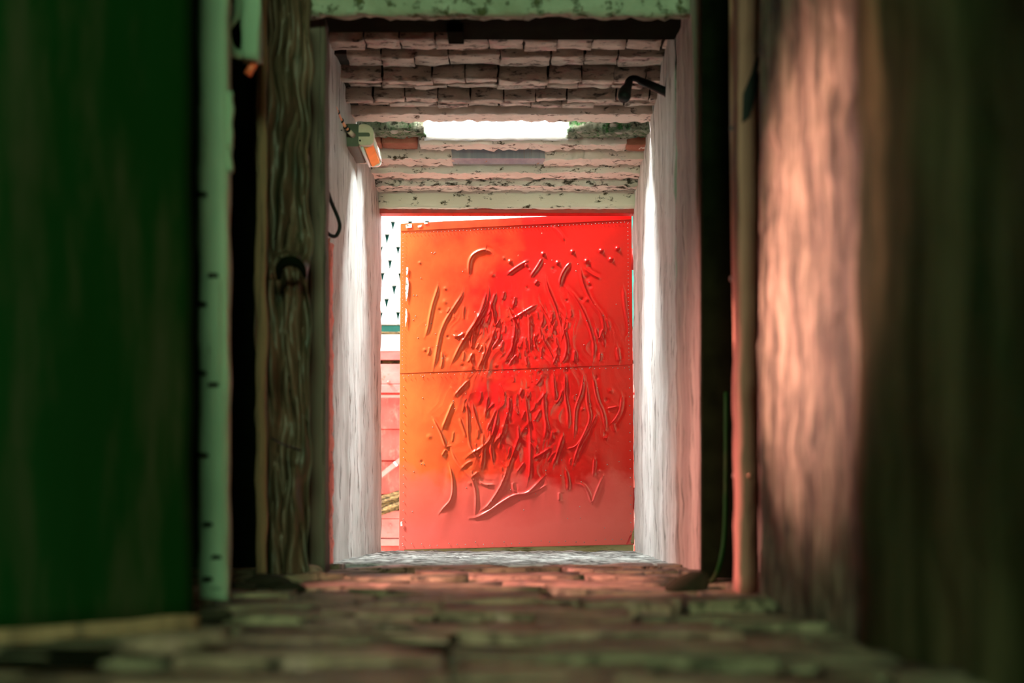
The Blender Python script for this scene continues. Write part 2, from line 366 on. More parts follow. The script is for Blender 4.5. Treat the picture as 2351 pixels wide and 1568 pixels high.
for k, (yb, kind) in enumerate(rows):
    z0, z1, h = zk[k], zk[k + 1] - 0.028, hk[k]
    top = hk[0] + 0.07
    if kind in ('brick', 'brick2'):
        co = box('brick_course', (XA - 0.1, z0 + 0.016, h + 0.014), (XB + 0.05, z1 + 0.028, top), 'mortar', ceil)
        sub = [(z0, z1)] if kind == 'brick' else [(z0, z0 + (z1 - z0) * 0.5 - 0.004), (z0 + (z1 - z0) * 0.5 + 0.004, z1)]
        for s_i, (a, b_) in enumerate(sub):
            x = XA - 0.05 + random.uniform(0, 0.1)
            while x < XB:
                w = random.choice((0.122, 0.125, 0.128, 0.19))
                dz = random.uniform(-0.004, 0.007)
                rough_box('brick', (x, a + random.uniform(0, 0.006), h + dz), (x + w - 0.004, b_, h + 0.075), (0.03, 0.03, 0.03), 0.007, 22, 'brick_old', co, k * 37 + s_i * 11 + int(x * 90), amp2=0.004)
                x += w + random.uniform(0, 0.004)
    elif kind in ('plaster', 'raw'):
        co = rough_box('plaster_course', (XA, z0, h), (XB, z1, top), (0.014, 0.018, 0.03), 0.006, 14, 'plaster_raw' if kind == 'raw' else 'plaster_step', ceil, k * 5, amp2=0.009)
    elif kind == 'slot':
        co = box('rubble_course', (XA, z0 + 0.05, h + 0.03), (SX0 - 0.01, z1 + 0.028, top), 'mortar', ceil)
        co2 = box('rubble_course', (SX1 + 0.01, z0 + 0.05, h + 0.03), (XB, z1 + 0.028, top), 'mortar', ceil)
        for (a, b_, par) in ((XA, SX0 + 0.01, co), (SX1 - 0.01, XB, co2)):
            rough_box('rubble_fill', (a, z0 + 0.012, h), (b_, z1 + 0.012, top), (0.012, 0.02, 0.02), 0.012, 24, 'moss_stone', par, 71, amp2=0.008)
        for px_, py_, r, mt in ((1361, 292, 0.014, 'pebble_red'), (1352, 287, 0.012, 'pebble'), (1408, 288, 0.02, 'pebble'), (1430, 285, 0.016, 'pebble'), (1330, 300, 0.012, 'pebble'), (1420, 303, 0.014, 'pebble'), (1455, 297, 0.013, 'pebble'), (905, 300, 0.015, 'pebble'), (935, 298, 0.013, 'pebble')):
            bm = bmesh.new(); bmesh.ops.create_icosphere(bm, subdivisions=2, radius=r)
            c0 = P(px_, py_, z0 + 0.03)
            for v in bm.verts: v.co = Vector((v.co.x * 1.3, v.co.y, v.co.z * 0.8)) + vn(v.co, 40, px_) * r * 0.3 + c0
            me = bpy.data.meshes.new('pebble'); bm.to_mesh(me); bm.free()
            for p in me.polygons: p.use_smooth = True
            link('pebble', me, mt, co2 if px_ > 1200 else co)
        # lit white lining of the slot
        rough_box('shaft_lining', (SX0, zk[6] - 0.012, h - 0.004), (SX1, zk[6] + 0.012, hk[0] + 0.21), (0.02, 0.02, 0.02), 0.004, 20, 'shaft', ceil, 81, amp2=0.003)
    elif kind == 'plaster_brick':
        xs = PX(962, z0)
        co = rough_box('plaster_course', (xs, z0 + 0.014, h), (XB, z1, top), (0.014, 0.018, 0.03), 0.008, 20, 'plaster_step', ceil, 55, amp2=0.009)
        for a, b_ in ((PX(800, z0), PX(873, z0)), (PX(876, z0), xs - 0.012), (PX(1440, z0), XB)):
            rough_box('brick', (a, z0 + 0.008, h - 0.004 if b_ == XB else h + 0.004), (b_, z1, top), (0.03, 0.03, 0.03), 0.004, 22, 'brick_red', co, int(a * 100), amp2=0.002)
    elif kind == 'zinc':
        a, b_ = PX(1038, z0), PX(1252, z0)
        rough_box('plaster_course', (XA, z0, h), (a, z1, top), (0.014, 0.018, 0.03), 0.008, 20, 'plaster_step', ceil, 57, amp2=0.009)
        rough_box('plaster_course', (b_, z0, h), (XB, z1, top), (0.014, 0.018, 0.03), 0.008, 20, 'plaster_step', ceil, 58, amp2=0.009)
        box('metal_sheet', (a - 0.01, z0 + 0.010, h + 0.004), (b_ + 0.01, z1, top), 'zinc', ceil, 0.003)
# lintel over the door
rough_box('lintel', (XA, zk[10] - 0.005, PH(477, ZD)), (XB, 6.68, hk[0] + 0.07), (0.014, 0.03, 0.02), 0.004, 10, 'plaster_step', ceil, 91, amp2=0.003)
# red frame bar under the lintel
tag(box('trim_3', (-0.70, 6.63, PH(489.5, 6.63)), (0.66, 6.70, PH(476, 6.63)), 'red_frame', None, 0.003), 'dark red bar of the door frame under the plaster lintel', 'door frame', 'structure')

# building mass around the vestibule (keeps the sky out)
fw = thing('wall_front', (0, 6.5, 0), 'thick outer wall of the building around the doorway', 'wall', 'structure')
box('wall_mass', (-6, 6.3, -0.3), (-1.55, 6.68, 2.15), 'building', fw)
box('wall_mass', (1.55, 6.3, -0.3), (6, 6.68, 3.2), 'building', fw)
cu = thing('wall_side', (0, 1, 0), 'dark outer walls and roof enclosing the passage', 'wall', 'structure')
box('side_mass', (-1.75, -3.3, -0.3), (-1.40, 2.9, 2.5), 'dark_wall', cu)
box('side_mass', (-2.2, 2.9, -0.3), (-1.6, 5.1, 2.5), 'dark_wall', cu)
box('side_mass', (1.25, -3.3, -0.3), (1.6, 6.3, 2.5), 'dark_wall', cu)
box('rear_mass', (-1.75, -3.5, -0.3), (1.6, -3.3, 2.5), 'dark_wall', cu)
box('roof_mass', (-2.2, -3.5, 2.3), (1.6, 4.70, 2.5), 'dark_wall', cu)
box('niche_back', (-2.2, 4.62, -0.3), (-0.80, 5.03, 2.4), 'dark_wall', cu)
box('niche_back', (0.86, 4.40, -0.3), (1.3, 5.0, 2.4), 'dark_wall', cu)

# ------------------------------------------------------------------ header over the near opening
hd = tag(rough_box('trim_4', (-0.95, 4.44, PH(33, 4.45)), (0.62, 4.49, 2.4), (0.02, 0.025, 0.02), 0.008, 10, 'header', None, 13, amp2=0.010),
         'pale mossy plaster header with a crumbling lower edge across the top', 'lintel', 'structure')
bh = thing('trim_5', (0, 4.7, 1.8), 'near-black timber lintel beams under the mossy header', 'beam', 'structure')
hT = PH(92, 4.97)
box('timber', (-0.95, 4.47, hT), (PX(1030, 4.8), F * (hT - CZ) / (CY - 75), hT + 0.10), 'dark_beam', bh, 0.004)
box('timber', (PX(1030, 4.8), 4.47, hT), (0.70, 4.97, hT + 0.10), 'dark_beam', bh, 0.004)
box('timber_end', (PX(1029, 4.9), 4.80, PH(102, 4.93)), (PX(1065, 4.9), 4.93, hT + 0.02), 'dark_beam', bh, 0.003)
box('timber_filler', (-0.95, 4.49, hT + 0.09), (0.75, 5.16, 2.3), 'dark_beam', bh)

# ------------------------------------------------------------------ red door
DTL, DTR, DBL, DBR = (920, 516), (1450, 489), (916, 1262), (1456, 1250)
ZR_, ZL_ = 6.74, 6.95
door = thing('door_1', P(1450, 1250, ZR_), 'dented red sheet-metal door with rivets, hanging ajar at the end of the passage', 'door', 'structure')
def d_px(u, v):
    """door u (0 left..1 right), v (0 bottom..1 top) to photo pixel"""
    x = (1 - u) * ((1 - v) * DBL[0] + v * DTL[0]) + u * ((1 - v) * DBR[0] + v * DTR[0])
    y = (1 - u) * ((1 - v) * DBL[1] + v * DTL[1]) + u * ((1 - v) * DBR[1] + v * DTR[1])
    return x, y
C6 = [[(715,615),(710,500),(740,430),(800,390),(880,375),(935,410)],[(430,680),(420,750),(375,880),(350,1000),(330,1120),(305,1185)],
[(665,730),(650,790),(580,900),(510,1000),(450,1130),(420,1280),(400,1400),(380,1500)],[(890,710),(900,780),(870,900),(780,1040),(700,1150),(620,1280),(540,1450)],
[(880,750),(850,880),(800,1000),(690,1180),(640,1250)],[(960,770),(930,850),(900,970),(870,975)],[(905,830),(940,1000),(950,1050),(960,1080),(1000,1010)],
[(960,1080),(930,1180),(880,1320),(830,1450)],[(760,1080),(740,1200),(740,1290),(710,1180)],[(1060,870),(1110,990),(1140,1060),(1130,1200),(1110,1290),(1050,1400)],
[(1140,810),(1120,900)],[(1040,760),(1020,840)],[(1260,960),(1270,1060),(1270,1180),(1280,1310)],[(1390,450),(1340,540),(1290,610),(1280,640)],[(1270,470),(1150,540),(1060,610)],
[(1420,640),(1440,740),(1500,870),(1540,1000),(1570,1130),(1560,1210)],[(1590,710),(1680,800),(1760,930),(1820,1080),(1860,1220),(1865,1300),(1855,1410)],
[(1740,540),(1750,640),(1800,780),(1870,900),(1940,980),(1960,1100),(1970,1180)],[(1650,490),(1590,560),(1550,650),(1550,710)],[(1770,540),(1830,590),(1920,640)],
[(1480,150),(1560,230),(1600,300)],[(1370,890),(1430,990),(1510,1130)],[(1350,660),(1320,700)],[(2135,720),(2150,900),(2180,1050),(2190,1130),(2160,1180)],
[(1340,880),(1190,970),(1080,1030)],[(1320,1150),(1310,1240),(1340,1290)],[(1400,1150),(1390,1200),(1450,1300),(1500,1400)],
[(1600,1040),(1580,1100),(1600,1180),(1620,1260),(1600,1380),(1560,1420)],[(1690,1300),(1680,1420)],[(1880,1100),(1910,1220),(1950,1100)],[(460,1310),(470,1400),(450,1480)],
[(1000,1130),(990,1200),(920,1290),(940,1310)],[(840,1230),(870,1290),(830,1400),(790,1480)],[(740,1330),(720,1400),(760,1480)],[(1160,1340),(1100,1400),(1080,1450)],
[(1240,1360),(1250,1450)],[(1530,1330),(1490,1430)],[(2080,1270),(2090,1380),(2100,1410)],[(560,1160),(620,1180),(680,1140)]]
C7 = [[(325,415),(385,520),(410,590),(430,650),(470,640)],[(430,670),(400,720)],[(490,290),(450,390),(400,510)],[(620,110),(560,170),(500,240)],
[(470,640),(490,720),(540,800),(600,860),(640,900),(670,990),(675,1090),(665,1210)],[(455,780),(485,880),(490,1000),(470,1080),(420,1130),(375,1185)],
[(540,410),(570,500),(600,580)],[(590,250),(610,400),(610,580),(640,680),(720,780)],[(640,290),(670,420),(720,550)],[(590,740),(640,700),(720,660),(790,590),(830,480),(850,350)],
[(955,250),(940,350),(900,470),(880,560),(830,600),(800,660)],[(790,480),(790,600),(800,740),(820,800)],[(730,530),(730,650),(720,810)],[(550,830),(600,780),(650,760)],
[(690,850),(640,890)],[(700,920),(740,950),(820,950)],[(1020,560),(980,680),(940,780),(920,860)],[(900,800),(920,850),(880,950),(820,1050),(760,1130),(710,1160)],
[(620,1220),(680,1215),(780,1160),(880,1090),(980,1030),(1080,1025),(1140,970),(1230,870)],[(1080,1025),(1160,1000),(1240,950)],[(970,930),(970,990),(1000,1010)],
[(1070,240),(1090,400),(1110,560),(1110,700),(1110,830),(1080,960)],[(1110,610),(1160,670)],[(1130,740),(1190,710),(1280,650)],[(1210,190),(1220,400),(1240,480),(1220,600)],
[(1290,60),(1300,200),(1310,280)],[(1385,60),(1385,260),(1410,370),(1410,500)],[(1530,80),(1520,200),(1470,320),(1460,420),(1455,580)],
[(1555,130),(1560,300),(1590,420),(1550,520),(1500,620),(1460,750),(1440,830)],[(1610,100),(1640,280),(1690,370),(1710,520)],[(1510,590),(1470,650),(1400,665)],
[(1640,380),(1580,500),(1520,600),(1480,680)],[(1720,345),(1810,325)],[(1840,240),(1830,360),(1780,440),(1745,470)],[(1690,570),(1725,575)],[(1370,180),(1350,250),(1310,310)],
[(1370,550),(1330,680),(1290,790)],[(1390,830),(1410,920),(1410,1000)],[(1470,940),(1530,950),(1570,1010),(1600,1110),(1640,1000),(1690,880)],[(1620,740),(1610,880)],
[(840,340),(800,430),(760,520)],[(1050,180),(1020,240)],[(1060,770),(1000,850)],[(1010,480),(1020,600)],[(1340,1010),(1340,1080)],[(770,240),(755,330),(750,420)]]
creases = [([(900 + a / 4.02, 480 + b_ / 4.02) for a, b_ in c], 1.0) for c in C6] + [([(900 + a / 3.484, 840 + b_ / 3.484) for a, b_ in c], 1.0) for c in C7]
def rand_crease(cx, cy, ang, ln):
    pts = []; x, y = cx, cy
    for i in range(5):
        pts.append((x, y)); a = ang + random.uniform(-0.35, 0.35)
        x += math.sin(a) * ln / 4; y += math.cos(a) * ln / 4
    return pts
for i in range(110):     # short folds between the traced ones
    if i < 70:
        cx = random.gauss(1180, 95); cy = random.uniform(700, 815); ang = (1180 - cx) / 260 * -0.5 + random.uniform(-0.4, 0.4)
        ln = random.uniform(14, 36)
    else:
        cx = random.gauss(1190, 90); cy = random.uniform(860, 1090); ang = random.uniform(-0.6, 0.6); ln = random.uniform(14, 40)
    creases.append((rand_crease(cx, cy, ang, ln), 0.6))
NU, NV = 540, 750
uu, vv = np.meshgrid(np.linspace(0, 1, NU), np.linspace(0, 1, NV))
gx, gy = d_px(uu, vv)
hf = np.zeros_like(gx)
def chaikin(p, n=2):
    for _ in range(n):
        q = [p[0]]
        for a, b_ in zip(p[:-1], p[1:]):
            q += [(0.75 * a[0] + 0.25 * b_[0], 0.75 * a[1] + 0.25 * b_[1]), (0.25 * a[0] + 0.75 * b_[0], 0.25 * a[1] + 0.75 * b_[1])]
        q.append(p[-1]); p = q
    return p
for ci, (c, wgt) in enumerate(creases):
    c = chaikin(c)
    L = sum(math.dist(a, b_) for a, b_ in zip(c[:-1], c[1:]))
    amp = (0.0056 if L > 60 else 0.0044) * wgt * random.uniform(0.75, 1.2)
    w1, w2 = random.uniform(1.0, 1.6), random.uniform(2.0, 4.2)
    xs_, ys_ = [q[0] for q in c], [q[1] for q in c]
    i0, i1 = np.searchsorted(gx[0], [min(xs_) - 26, max(xs_) + 26]); j1, j0 = NV - np.searchsorted(gy[::-1, 0], [min(ys_) - 48, max(ys_) + 48])
    j0, j1 = min(j0, j1), max(j0, j1); sl_ = (slice(j0, j1), slice(i0, i1))
    gx_f, gy_f = gx, gy; gx, gy = gx[sl_], gy[sl_]
    best = np.full_like(gx, 1e9); bs = np.zeros_like(gx); bt = np.zeros_like(gx)
    acc = 0.0
    for a, b_ in zip(c[:-1], c[1:]):
        dx, dy = b_[0] - a[0], b_[1] - a[1]; l2 = dx * dx + dy * dy + 1e-9; l = math.sqrt(l2)
        t = np.clip(((gx - a[0]) * dx + (gy - a[1]) * dy) / l2, 0, 1)
        ex, ey = gx - a[0] - t * dx, gy - a[1] - t * dy
        dd = np.hypot(ex, ey); mk = dd < best
        best = np.where(mk, dd, best); bs = np.where(mk, np.sign(ex + 1e-6), bs); bt = np.where(mk, (acc + t * l) / L, bt)
        acc += l
    tap = np.clip(np.minimum(bt, 1 - bt) * 6, 0.15, 1)
    wd = np.where(bs > 0, w1, w2)      # steep on one side, shallow on the other
    hf[sl_] += amp * tap * np.exp(-(best / wd) ** 2) - 0.3 * amp * tap * np.exp(-((best - 7) / 4.0) ** 2) * (bs > 0)
    gx, gy = gx_f, gy_f
for (a, b_) in ((1090,485),(1240,515),(1395,415),(1530,495),(1665,395),(1795,480),(1930,385),(2080,365),(2020,465)):
    px_, py_ = 900 + a / 4.02, 480 + b_ / 4.02
    hf += 0.0075 * np.exp(-(np.hypot(gx - px_, gy - py_) / 4.2) ** 2)
for i in range(46):
    px_, py_ = random.uniform(960, 1430), random.uniform(560, 1200)
    hf += random.choice((-0.003, 0.003)) * np.exp(-(np.hypot(gx - px_, gy - py_) / random.uniform(3, 6)) ** 2)
# broad waviness of the beaten sheet
for i in range(46):
    px_, py_ = random.gauss(1190, 120), random.uniform(620, 1180)
    r1, r2, an = random.uniform(10, 24), random.uniform(30, 80), random.uniform(-0.4, 0.4)
    ex, ey = gx - px_, gy - py_
    a_, b2 = ex * math.cos(an) - ey * math.sin(an), ex * math.sin(an) + ey * math.cos(an)
    hf += random.uniform(-0.0045, 0.0045) * np.exp(-(a_ / r1) ** 2 - (b2 / r2) ** 2)
def vnoise(x, y, seed):
    g = np.random.default_rng(seed).uniform(-1, 1, (64, 64))
    xi, yi = np.floor(x).astype(int), np.floor(y).astype(int); fx, fy = x - xi, y - yi
    fx, fy = fx * fx * (3 - 2 * fx), fy * fy * (3 - 2 * fy)
    at = lambda i, j: g[(xi + i) % 64, (yi + j) % 64]
    return (at(0, 0) * (1 - fx) + at(1, 0) * fx) * (1 - fy) + (at(0, 1) * (1 - fx) + at(1, 1) * fx) * fy
msk = np.exp(-((gx - 1190) / 135) ** 2) * (np.exp(-((gy - 770) / 85) ** 2) + 0.9 * np.exp(-((gy - 970) / 130) ** 2))
wx = gx + 14 * vnoise(gx / 40, gy / 40, 5)
lean = (gx - 1190) * (gy - 640) * 0.0009
hf += msk * (0.0060 * (0.5 - np.abs(vnoise((wx - lean) / 17, gy / 62, 1))) + 0.0032 * (0.5 - np.abs(vnoise((wx - lean) / 9 + 3, gy / 34, 2))))
edge = np.clip(np.minimum.reduce([uu, 1 - uu, vv, 1 - vv]) * 30, 0, 1)
hf *= edge
def door_pt(u, v, off=0.0):
    x, y = d_px(u, v); z = ZL_ + (ZR_ - ZL_) * u
    return P(x, y, z) + Vector((-0.18, -0.98, 0)) * off
def sheet(name, r0, r1, off, mat, overlap=0):
    vs = []
    zz = ZL_ + (ZR_ - ZL_) * uu[r0:r1]
    X = (gx[r0:r1] - CX) * zz / F; Y = zz; Z = (CY - gy[r0:r1]) * zz / F + CZ
    hh = hf[r0:r1] + off
    X = X - 0.18 * hh; Y = Y - 0.98 * hh
    n = (r1 - r0)
    front = np.stack([X, Y, Z], -1).reshape(-1, 3)
    me = bpy.data.meshes.new(name)
    idx = np.arange(n * NU).reshape(n, NU)
    q = np.stack([idx[:-1, :-1], idx[:-1, 1:], idx[1:, 1:], idx[1:, :-1]], -1).reshape(-1, 4)
    # folded rim gives the sheet thickness
    rim = np.concatenate([idx[0, :], idx[1:, -1], idx[-1, -2::-1], idx[-2:0:-1, 0]])
    back = front[rim] + np.array([0.0, 0.006, 0.0])
    k = len(front); m_ = len(rim)
    verts = np.concatenate([front, back])
    rq = np.stack([rim, k + np.arange(m_), k + (np.arange(m_) + 1) % m_, np.roll(rim, -1)], -1)
    fc = np.concatenate([q, rq])
    me.from_pydata(verts.tolist(), [], fc.tolist()); me.update()
    me.polygons.foreach_set('use_smooth', [True] * len(me.polygons))
    return link(name, me, mat, door)
vm = 0.545
r_mid = int(vm * NV)
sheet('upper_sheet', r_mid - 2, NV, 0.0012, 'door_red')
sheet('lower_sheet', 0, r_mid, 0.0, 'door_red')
# timber core behind the sheets, showing at the bottom
def dbox(name, u0, u1, v0, v1, o0, o1, mat, bev=0.002):
    q = [door_pt(u0, v0, o0), door_pt(u1, v0, o0), door_pt(u1, v1, o0), door_pt(u0, v1, o0)]
    return prism(name, q, Vector((0.18, 0.98, 0)) * (o0 - o1), mat, door, bev)
dbox('core', 0.006, 0.994, 0.004, 0.985, -0.010, -0.050, 'wood_raw')
dbox('bottom_rail', 0.02, 0.995, -0.020, 0.006, -0.006, -0.045, 'wood_raw')
dbox('top_strip', 0.0, 1.0, 0.979, 1.003, 0.004, 0.001, 'door_red')
# torn corner showing timber
prism('torn_corner', [P(1448, 1248, 6.727), P(1456, 1248, 6.727), P(1456, 1212, 6.727), P(1452, 1222, 6.727)], (0, 0.004, 0), 'wood_raw', door)
prism('torn_flap', [P(1437, 1250, 6.728), P(1441, 1250, 6.715), P(1451, 1226, 6.70), P(1446, 1230, 6.728)], (0, 0.002, 0), 'red_frame', door)
# rivets: too small to pick apart singly
rv, rf = [], []
def rivet(u, v, r, off=0.006):
    c0 = door_pt(u, v, off + 0.0)
    k = len(rv)
    for ring, (rr, o) in enumerate(((1.0, 0.0), (0.7, 0.7))):
        for s_ in range(6):
            a = s_ * math.pi / 3
            rv.append(c0 + Vector((math.cos(a) * r * rr, -o * r, math.sin(a) * r * rr)))
    rv.append(c0 + Vector((0, -r, 0)))
    for s_ in range(6):
        s2 = (s_ + 1) % 6
        rf.append((k + s_, k + s2, k + 6 + s2, k + 6 + s_)); rf.append((k + 6 + s_, k + 6 + s2, k + 12))
R1 = 0.0022
for i in range(62): rivet(0.018 + 0.968 * i / 61, 0.972 + random.uniform(-0.0012, 0.0012), R1, 0.004)
for i in range(36):
    rivet(0.012, vm + 0.012 + (0.955 - vm) * i / 35, R1); rivet(0.984, vm + 0.012 + (0.955 - vm) * i / 35, R1)
for i in range(40): rivet(0.012 + 0.975 * i / 39 + random.uniform(-0.006, 0.006), vm - 0.010 + random.uniform(-0.003, 0.003), 0.0025, 0.004)
for i in range(20):
    rivet(0.018, 0.012 + (vm - 0.03) * i / 19, 0.0028, 0.002); rivet(0.986, 0.012 + (vm - 0.03) * i / 19, 0.0028, 0.002)
for i in range(26): rivet(0.012 + 0.975 * i / 25 + random.uniform(-0.008, 0.008), 0.012 + random.uniform(-0.002, 0.006), 0.0028, 0.002)
for i in range(70):
    u_, v_ = random.uniform(0.05, 0.95), random.uniform(0.05, 0.93)
    iu, iv = int(u_ * (NU - 1)), int(v_ * (NV - 1))
    rivet(u_, v_, 0.0028, hf[iv, iu] + (0.0012 if v_ > vm else 0.0) - 0.0005)
ro = link('rivet', mesh('rivet', rv, rf, True), 'silver', door); ro['kind'] = 'stuff'
def chip(pts, off=0.0065):
    poly = []
    for x, y in pts:
        v = (1262 - y) / (1262 - 516.0); u = (x - 918) / 534.0
        poly.append(door_pt(u, v, off))
    prism('paint_chip', poly, (0, 0.0012, 0), 'chip', door)
chip([(933, 614), (937, 616), (936, 628), (933, 634), (931, 622)])
chip([(932, 637), (936, 640), (938, 655), (936, 680), (932, 694), (930, 668), (931, 650)])
chip([(931, 708), (934, 712), (935, 728), (933, 742), (931, 752), (930, 734)])
chip([(930, 517), (944, 515), (945, 524), (931, 525)], 0.0075)
chip([(958, 521), (968, 519), (966, 524), (959, 525)], 0.0075)
chip([(972, 515), (982, 514), (981, 517), (974, 518)], 0.0075)
chip([(922, 1198), (926, 1197), (926, 1208), (922, 1208)], 0.006)
# hinges on the right edge
for v in (0.86, 0.14):
    p = door_pt(0.992, v, -0.012)
    tube('hinge', [p + Vector((0.012, -0.02, -0.05)), p + Vector((0.012, -0.02, 0.05))], 0.008, 'red_frame', door, 8)

# ------------------------------------------------------------------ red shed with white shingles behind the door
ZB = 9.0
shed = thing('shed', (0, ZB, -0.12), 'faded red boarded shed with white shingle cladding behind the door gap', 'shed')
BX0, BX1 = -1.6, 1.3
def board(name, y0, y1, mat, z=ZB, th_=0.05, x0=BX0, x1=BX1, par=shed, bev=0.004):
    return box(name, (x0, z, PH(y1, ZB)), (x1, z + th_, PH(y0, ZB)), mat, par, bev)
box('wall_backing', (BX0, ZB + 0.07, -0.12), (BX1, ZB + 0.2, PH(745, ZB)), 'dark_wall', shed)
board('eave_shade', 745, 763, 'shingle_back', ZB + 0.05)  # dark teal strip painted as the eave's shadow
board('plank', 763, 768, 'thatch', ZB - 0.03, 0.08)
board('plank', 768, 806, 'shed_white', ZB - 0.02, 0.07)
board('plank', 807, 826, 'shed_pink', ZB - 0.01)
board('plank', 827, 836, 'thatch', ZB + 0.03)
pl = board('plank', 836, 882, 'shed_pink', ZB - 0.01)
board('plank', 883, 902, 'shed_pink', ZB - 0.015)
board('plank', 902, 906, 'red_frame', ZB - 0.005)
board('plank', 906, 913, 'shed_white', ZB + 0.02)
board('plank', 913, 985, 'shed_red', ZB)
board('plank', 986, 1057, 'shed_red', ZB + 0.006)
board('plank', 1059, 1135, 'shed_red', ZB + 0.012)
board('plank', 1172, 1190, 'shed_pink', ZB - 0.02)
pl2 = board('plank', 1191, 1235, 'shed_pink', ZB - 0.02)
board('plank', 1237, 1253, 'shed_pink', ZB - 0.025)
board('plank', 1254, 1310, 'shed_red', ZB - 0.01)
for x, y, par in ((892, 877, pl), (897, 1205, pl2)):
    p = P(x, y, ZB - 0.015)
    tube('bolt', [p + Vector((0, 0.02, 0)), p + Vector((0, -0.012, 0))], [0.011, 0.009], 'shed_pink', par, 8)
# diagonal brace with a white joint
a, b_ = P(860, 1103, ZB - 0.04), P(990, 1000, ZB - 0.04)
u_ = (b_ - a).normalized(); n_ = Vector((-u_.z, 0, u_.x)) * 0.016
br = prism('brace', [a - n_, b_ - n_, b_ + n_, a + n_], (0, 0.035, 0), 'shed_pink', shed, 0.003)
c0 = P(908, 1065, ZB - 0.043)
prism('brace_joint', [c0 - n_ - u_ * 0.006, c0 - n_ + u_ * 0.006, c0 + n_ + u_ * 0.006, c0 + n_ - u_ * 0.006], (0, 0.004, 0), 'shed_white', br)
# log heap at the foot, seen through the broken boards
for i in range(9):
    y = 1128 + (i % 5) * 9
    a, b_ = P(820 + random.uniform(-20, 10), y + 36, ZB + 0.03 - 0.01 * i), P(1020 + random.uniform(-10, 40), y - 42, ZB + 0.05 - 0.01 * i)
    tube('bark_log', [a, a.lerp(b_, 0.35) + vn(a, 5, i) * 0.02, a.lerp(b_, 0.7), b_], [0.018, 0.022, 0.02, 0.017], 'thatch', shed, 8)
# shingles
sw, sh_ = 40 * (ZB + 0.1) / F, 32.3 * (ZB + 0.1) / F
tilt = math.radians(14)
n_rows = 13
shb = box('shingle_wall', (BX0, 0.030, 0.0), (BX1, 0.06, n_rows * sh_), 'shingle_back', shed)
shb.rotation_euler = (-tilt, 0, 0); shb.location = (0, ZB + 0.06, PH(745, ZB))
shb.parent = None; bpy.context.view_layer.update()
shb.parent = shed; shb.matrix_parent_inverse = shed.matrix_world.inverted()
bm = bmesh.new()
w = sw / 2 - 0.002
pr = [(-w, 0), (w, 0), (w, sh_ * 0.25), (w * 0.68, sh_ * 1.25), (-w * 0.68, sh_ * 1.25), (-w, sh_ * 0.25)]
f_ = [bm.verts.new((x, -0.014 - 0.010 * (1 - z / (sh_ * 1.25)), z)) for x, z in pr]
g_ = [bm.verts.new((x, 0.010 - 0.010 * (1 - z / (sh_ * 1.25)), z)) for x, z in pr]
bm.faces.new(f_); bm.faces.new(g_[::-1])
for i in range(6): bm.faces.new((f_[i], g_[i], g_[(i + 1) % 6], f_[(i + 1) % 6]))
bmesh.ops.recalc_face_normals(bm, faces=bm.faces)
me_s = bpy.data.meshes.new('shingle'); bm.to_mesh(me_s); bm.free(); me_s.materials.append(M['shingle'])
count = 0
for r in range(n_rows):
    x = -1.0 + (r * 0.37 % 1) * sw + random.uniform(-0.01, 0.01)
    while x < 0.62 and count < 290:
        o = bpy.data.objects.new('shingle', me_s); COL.objects.link(o); o.parent = shb
        o.location = (x, random.uniform(-0.002, 0.002), r * sh_ + random.uniform(-0.003, 0.003))
        o.rotation_euler = (0, random.uniform(-0.02, 0.02), 0); o.scale = (random.uniform(0.94, 1.02), 1, 1)
        x += sw; count += 1

# ------------------------------------------------------------------ lamp on the left reveal
z0, z1 = 5.58, 5.90
lx0, lx1, ly0, ly1 = PX(803, z0), PX(856, z0), PH(331, z0), PH(287, z0)
lamp = thing('wall_lamp', (-0.62, 5.7, ly0), 'grey tube-shaped lamp with an orange lens on the left reveal wall', 'lamp')
def prof(x0, x1, y0, y1, r, n=6):
    pts = []
    for (cx, cy, a0) in ((x1 - r, y1 - r, 0), (x0 + r * 0.3, y1 - r * 0.3, 90), (x0 + r * 0.3, y0 + r * 0.3, 180), (x1 - r * 0.55, y0 + r * 0.55, 270)):
        rr = r if a0 == 0 else (r * 0.3 if a0 in (90, 180) else r * 0.55)
        for k in range(n + 1):
            a = math.radians(a0 + 90 * k / n); pts.append((cx + rr * math.cos(a), cy + rr * math.sin(a)))
    return pts
pf = prof(lx0, lx1, ly0, ly1, 0.035)
prism('housing', [(x, z0 + 0.02, y) for x, y in pf], (0, z1 - z0 - 0.02, 0), 'grey_plastic', lamp)
xm = lx0 + 0.38 * (lx1 - lx0)
cap = prism('end_cap', [(x, z0, y) for x, y in prof(xm, lx1 + 0.004, ly0 - 0.004, ly1 + 0.004, 0.037)], (0, 0.03, 0), 'grey_plastic', lamp, 0.002)
prism('cap_slot', [(x, z0 - 0.002, y) for x, y in prof(xm, xm + 0.045, ly0 + 0.030, ly1 - 0.030, 0.008)], (0, 0.004, 0), 'dark_plastic', cap)
p = Vector((xm + 0.006, z0, ly0 + 0.014))
tube('screw', [p + Vector((0, 0.004, 0)), p + Vector((0, -0.003, 0))], 0.004, 'black', cap, 8)
prism('mount', [(x, z0 + 0.012, y) for x, y in prof(lx0 - 0.03, xm, ly0 - 0.006, ly1 + 0.008, 0.012)], (0, z1 - z0 - 0.05, 0), 'dark_plastic', lamp)
